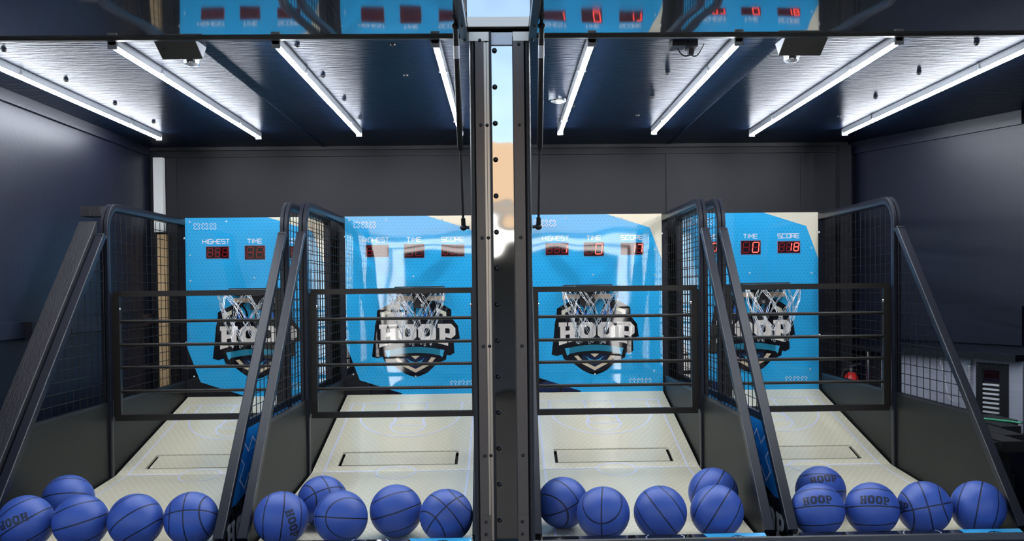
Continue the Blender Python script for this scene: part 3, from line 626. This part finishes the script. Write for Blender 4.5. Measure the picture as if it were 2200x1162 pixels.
# ------------------------------------------------------------------ basketballs
RB = .106
def ball_mat():
    m, nt, b = node_mat('blue_rubber'); L = nt.links
    tc = N(nt, 'ShaderNodeTexCoord'); vn = N(nt, 'ShaderNodeVectorMath', operation='NORMALIZE'); L.new(tc.outputs['Object'], vn.inputs[0])
    sp = N(nt, 'ShaderNodeSeparateXYZ'); L.new(vn.outputs[0], sp.inputs[0])
    def M(op, a, c=None, v=None):
        n = N(nt, 'ShaderNodeMath', operation=op); L.new(a, n.inputs[0])
        if c is not None: L.new(c, n.inputs[1])
        if v is not None: n.inputs[1].default_value = v
        return n.outputs[0]
    ax, az = M('ABSOLUTE', sp.outputs[0]), M('ABSOLUTE', sp.outputs[2])
    cv = M('ABSOLUTE', M('SUBTRACT', M('SUBTRACT', ax, v=.54), M('MULTIPLY', M('MULTIPLY', az, az), v=.26)))
    d = M('MINIMUM', M('MINIMUM', ax, az), cv)
    mr = N(nt, 'ShaderNodeMapRange', i_1=.016, i_2=.030); L.new(d, mr.inputs[0])
    mx = N(nt, 'ShaderNodeMixRGB'); mx.inputs[1].default_value = (.010, .014, .04, 1); mx.inputs[2].default_value = (.048, .106, .41, 1); L.new(mr.outputs[0], mx.inputs[0])
    nz = N(nt, 'ShaderNodeTexNoise', i_Scale=14, i_Detail=3); L.new(tc.outputs['Object'], nz.inputs['Vector'])
    hs = N(nt, 'ShaderNodeMixRGB', blend_type='MULTIPLY'); hs.inputs[0].default_value = .25; L.new(mx.outputs[0], hs.inputs[1]); L.new(nz.outputs[0], hs.inputs[2]); L.new(hs.outputs[0], b.inputs['Base Color'])
    vo = N(nt, 'ShaderNodeTexVoronoi', i_Scale=420); L.new(tc.outputs['Object'], vo.inputs['Vector'])
    b1 = N(nt, 'ShaderNodeBump', i_Strength=.25, i_Distance=.0015); L.new(vo.outputs['Distance'], b1.inputs['Height'])
    b2 = N(nt, 'ShaderNodeBump', i_Strength=.8, i_Distance=.003); L.new(mr.outputs[0], b2.inputs['Height']); L.new(b1.outputs[0], b2.inputs['Normal']); L.new(b2.outputs[0], b.inputs['Normal'])
    b.inputs['Roughness'].default_value = .42
    return m
M_['ball'] = ball_mat(); M_['ballink'] = mat('ball_print', (.015, .018, .04), .5)
def sphere():
    mb = MB(); nu, nv = 40, 24; vs_ = [(0, 0, RB)]; fs = []
    for i in range(1, nv):
        t = PI*i/nv
        for k in range(nu): vs_.append((RB*math.sin(t)*math.cos(2*PI*k/nu), RB*math.sin(t)*math.sin(2*PI*k/nu), RB*math.cos(t)))
    vs_.append((0, 0, -RB)); e_ = len(vs_)-1
    for k in range(nu):
        fs.append((0, 1+k, 1+(k+1) % nu)); fs.append((e_, e_-nu+(k+1) % nu, e_-nu+k))
        for i in range(nv-2): a = 1+i*nu; fs.append((a+k, a+nu+k, a+nu+(k+1) % nu, a+(k+1) % nu))
    return mb.add(vs_, fs).mesh('ball', M_['ball'], True)
BALL = sphere()
for p in BALL.polygons: p.use_smooth = True
def onball(u, v): 
    r = RB*1.0012; lo, la = u/RB, v/RB; return (r*math.cos(la)*math.sin(lo), -r*math.cos(la)*math.cos(lo), r*math.sin(la))
PRINT = word('HOOP', lambda x, y: onball(-.058+x/4.36*.116, -.016+y*.034), 3, .12).mesh('lettering', M_['ballink'])
VALVE = MB().lathe([(.0022, 0), (.0018, .0008)], 8, Matrix.Translation((0, -RB-.0002, 0)) @ Matrix.Rotation(PI/2, 4, 'X')).mesh('valve', M_['ballink'])
ml_ = (1.0035-.9235)/(5.026-3.75)
def rest(y): return -.9235+ml_*(y-5.026)+RB*math.sqrt(1+ml_*ml_)
# x, y, seam rotation (deg), print rotation (deg about the view axis, up, side) or None, valve, label
BASE = {'A': Matrix(((0, -1, 0), (0, 0, -1), (1, 0, 0))), 'B': Matrix.Identity(3), 'C': Matrix(((0, 1, 0), (-1, 0, 0), (0, 0, 1)))}   # three lines / crossing / oval toward the front
BL = [(-1.892, 3.87, ('A', 27, 5, 0), (158, 16, -28), 0, 'blue basketball with HOOP lettering cut by the left picture edge'),
 (-1.868, 4.19, ('A', -4, 14, 0), None, 0, 'blue basketball at the back of the leftmost machine, beside its dark side board'),
 (-1.678, 3.87, ('A', 13, -3, 0), None, 0, 'second blue basketball from the left in the front row of the leftmost machine'),
 (-1.464, 3.87, ('A', 30, 18, -8), None, 0, 'third blue basketball from the left in the front row of the leftmost machine'),
 (-1.2505, 3.885, ('B', 6, 18, -20), None, 0, 'blue basketball at the right end of the leftmost machine, against the blue side print'),
 (-.893, 3.87, ('A', 82, 0, 3), (78, -2, 24), 0, 'blue basketball with HOOP reading downward, at left of the machine left of the post'),
 (-.774, 4.11, ('B', 8, 28, 18), None, 0, 'blue basketball at the back of the machine left of the post'),
 (-.658, 3.87, ('C', -10, -4, 24), None, 0, 'blue basketball in front of the back one, in the machine left of the post'),
 (-.449, 3.95, ('A', 16, -4, 0), None, 1, 'blue basketball with visible valve dot, in the machine left of the post'),
 (-.241, 3.87, ('B', 42, 20, 0), None, 0, 'blue basketball beside the centre post, at the right end of the left hand machine'),
 (.232, 4.03, ('B', 22, -2, 38), None, 0, 'blue basketball half hidden by the centre post, in the machine right of it'),
 (.383, 3.87, ('C', 90, 36, -4), None, 0, 'blue basketball second from the centre post, in the machine right of it'),
 (.611, 3.87, ('A', -52, 0, 0), None, 0, 'blue basketball third from the centre post, in the machine right of it'),
 (.883, 4.15, ('A', 62, 0, 0), None, 0, 'blue basketball at the back right corner of the machine right of the post'),
 (.838, 3.87, ('A', 58, 0, 0), None, 2, 'blue basketball with valve dot at the right front of the machine right of post'),
 (1.346, 4.15, ('A', 2, -2, 0), (-8, 40, 10), 0, 'blue basketball with HOOP lettering at the back of the rightmost machine'),
 (1.243, 3.87, ('A', 6, 8, 0), (-8, 34, 0), 0, 'blue basketball with HOOP lettering at the left end of the rightmost machine front row'),
 (1.462, 3.87, ('A', 4, 6, 0), (2, 32, 8), 0, 'blue basketball with HOOP lettering, second in the front row of the rightmost machine'),
 (1.676, 3.875, ('B', 14, 2, 8), (0, 8, -66), 0, 'blue basketball showing only the letter P, third in the rightmost machine front row'),
 (1.8915, 3.87, ('A', 80, 0, 0), None, 0, 'blue basketball at the right end of the rightmost machine, against its dark side board')]
def facing(x, y, roll, tilt, turn):
    return Matrix.Rotation(math.radians(turn)-math.atan2(x, y), 3, 'Z') @ Matrix.Rotation(math.radians(-tilt-12), 3, 'X') @ Matrix.Rotation(math.radians(-roll), 3, 'Y')
for x, y, (base, roll, tilt, turn), prt, valve, lab in BL:
    rt = facing(x, y, roll, tilt, turn) @ BASE[base]
    o = link('basketball', BALL, None, R(x, y, rest(y))); o.rotation_euler = rt.to_euler()
    tag(o, lab, 'basketball', 'blue basketballs')
    for me, nm, q_ in ((PRINT, 'lettering', prt and (-prt[0], prt[1]-12, prt[2])), (VALVE, 'valve', valve and ((0, 22, 0) if valve == 1 else (0, -25, 18)))):
        if q_: link(nm, me, o).matrix_local = (rt.inverted() @ facing(x, y, *q_)).to_4x4()

# ------------------------------------------------------------------ left corner: stud, board, block
MBs = MB().box(R(-2.232, 6.300, .40), R(-2.172, 6.345, .875)); tag(MBs.build('white_post', M_['whitemetal']), 'bright white strip in the back left corner above the wire frame', 'post')
o = MB().box(R(-2.212, 6.295, -ZE), R(-2.155, 6.335, .385)).build('wood_stud', M_['wood']); tag(o, 'bare wooden stud standing behind the leftmost wire mesh', 'stud')
of = R(-2.095, 4.4, -.4); bd = empty('wood_board', of, 'black stained wooden board leaning along the leftmost stringer', 'board')
MB(of).bar(R(-2.092, 4.985, .36), R(-2.092, 3.72, -.98), .088, .038, (1, 0, 0), .003).build('plank', M_['darkwood'], bd)
o = MB().box(R(-2.135, 4.99, .40), R(-2.035, 5.08, .452)).build('wood_block', M_['darkwood']); tag(o, 'small black wooden block on top of the leaning board', 'block')

# ------------------------------------------------------------------ things by the right wall
of = Wp(1.12, -.6, .012); vt = empty('louvre_vent', of, 'black framed louvre vent with bright slats on the grey panel', 'vent')
def wq(s0, s1, z0, z1, o0, o1): 
    a, b_ = Wp(s0, z0, o0), Wp(s1, z0, o0); return MB(of).prism([a, b_, b_+n_*(o1-o0), a+n_*(o1-o0)], (0, 0, z1-z0))
for s0, s1, z0, z1 in ((1.02, 1.065, -.80, -.43), (1.175, 1.225, -.80, -.43), (1.065, 1.175, -.80, -.735), (1.065, 1.175, -.465, -.43)): wq(s0, s1, z0, z1, .012, .022).build('frame', M_['plastic'], vt)
wq(1.065, 1.175, -.735, -.465, .013, .015).build('backing', M_['plastic'], vt); wq(1.072, 1.168, -.535, -.472, .015, .018).build('window', M_['disp'], vt)
for k in range(7):
    z = -.552-k*.0255; wq(1.068, 1.172, z-.005, z+.005, .014, .026).build('slat', M_['slat'], vt)
for s in (1.03, 1.09, 1.15, 1.21): 
    MB(of).lathe([(.004, 0), (.003, .003)], 8, Matrix.Translation(Wp(s, -.447, .022)) @ Matrix.Rotation(PI/2, 4, 'X')).build('rivet', M_['zinc'], vt)
# spring and chain
of = Wp(.985, -.43, .03); sc = empty('spring_and_chain', of, 'steel spring with safety chain hanging beside the louvre vent', 'spring')
pts = [Wp(.985, -.445-.10*k/96, .035)+Vector((.009*math.cos(k*2*PI/8), .009*math.sin(k*2*PI/8), 0)) for k in range(97)]
MB(of).tube(pts, .002, 5).build('coil', M_['zinc'], sc, True)
MB(of).prism([Wp(.965, -.445, .013), Wp(1.005, -.445, .013), Wp(1.005, -.445, .045), Wp(.965, -.445, .045)], (0, 0, .022)).build('bracket', M_['zinc'], sc)
cp = [(.777, -.40), (.785, -.45), (.803, -.506), (.818, -.57), (.836, -.64), (.865, -.665), (.901, -.669), (.935, -.645), (.965, -.61), (.982, -.555)]
cpv = [Wp(a, b_, .03) for a, b_ in cp]; MB(of).prism([Wp(.762, -.40, .013), Wp(.792, -.40, .013), Wp(.792, -.40, .035), Wp(.762, -.40, .035)], (0, 0, .02)).build('bracket', M_['zinc'], sc)
acc = []
for i in range(len(cpv)-1):
    n = max(1, round((cpv[i+1]-cpv[i]).length/.022))
    for k in range(n): acc.append(cpv[i].lerp(cpv[i+1], k/n))
acc.append(cpv[-1])
for i in range(len(acc)-1):
    p, q_ = acc[i], acc[i+1]; d = (q_-p); L_ = d.length; d.normalize(); y = Vector((.3, -.9, .2)).cross(d).normalized(); z = d.cross(y)
    o = link('chain_link', LINK, sc); o.matrix_local = Matrix.Translation((p+q_)/2-Vector(of)) @ Matrix((d, y, z)).transposed().to_4x4() @ Matrix.Rotation(PI/2*(i % 2)+.4, 4, 'X') @ Matrix.Diagonal((L_/.0400*1.08, .8, .8, 1))
# extinguisher
of = Wp(.12, -.84, .085); ex = empty('fire_extinguisher', of, 'red fire extinguisher behind the wire mesh of the rightmost machine', 'extinguisher')
T_ = Matrix.Translation((0, 0, 0))
MB().lathe([(.045, 0), (.048, .01), (.048, .235), (.042, .265), (.026, .285), (.016, .292)], 20).build('cylinder', M_['red'], ex, True)
MB().lathe([(.015, .292), (.015, .318), (.010, .322)], 14).build('valve', M_['zinc'], ex, True)
MB().prism([(-.01, -.012, .322), (.055, -.012, .342), (.055, -.012, .348), (-.01, -.012, .334)], (0, .024, 0)).build('handle', M_['zinc'], ex)
MB().prism([(-.01, -.012, .306), (.05, -.012, .300), (.05, -.012, .306), (-.01, -.012, .316)], (0, .024, 0)).build('lever', M_['plastic'], ex)
MB().tube([(-.012, 0, .31), (-.045, 0, .31), (-.062, 0, .27), (-.062, 0, .08)], .007, 8).build('hose', M_['rubber'], ex, True)
MB().box((-.05, .048, .12), (.05, .062, .16)).build('bracket', M_['plastic'], ex)
MB().tube([Wp(.235, -.41, .055), Wp(.235, -1.5, .055)], .0105, 12).build('steel_pipe', M_['chrome'], None, True)
tag(bpy.data.objects['steel_pipe'], 'bright vertical steel pipe beside the fire extinguisher', 'pipe')
# bench with slats
of = R(2.42, 4.9, -ZE); bn = empty('slatted_bench', of, 'black slatted wooden bench at the lower right edge', 'bench')
def nose_y(x): return YF+(x-2.06)/.74*1.6+.11          # front limit given by the nose wall
for i, x in enumerate((2.10, 2.215, 2.33, 2.445, 2.555)):
    y0 = max(4.30, nose_y(x+.10)); y1 = min(5.25, 6.40-(x+.10-2.26)*1.2/.54-.10)
    MB(of).box(R(x, y0, -.745), R(x+.098, y1, -.70+.004*(i % 2))).build('slat', M_['bench'], bn)
MB(of).box(R(2.10, 4.40, -.86), R(2.30, 4.45, -.746)).build('apron', M_['bench'], bn); MB(of).box(R(2.10, 5.0, -.86), R(2.55, 5.06, -.746)).build('apron', M_['bench'], bn)
for x, y in ((2.10, 4.40), (2.24, 4.40), (2.10, 5.0), (2.47, 5.0)): MB(of).box(R(x, y+.0, -ZE), R(x+.08, y+.05, -.861)).build('leg', M_['bench'], bn)
o = MB().tube([R(2.10, 5.12, -.688), R(2.25, 5.08, -.688), R(2.36, 5.06, -.688), R(2.43, 5.04, -.688), R(2.50, 4.96, -.688), R(2.555, 4.87, -.688), R(2.585, 4.83, -.690)], .006, 8).build('green_hose', M_['green'], None, True)
tag(o, 'thin green hose lying across the black bench', 'hose')
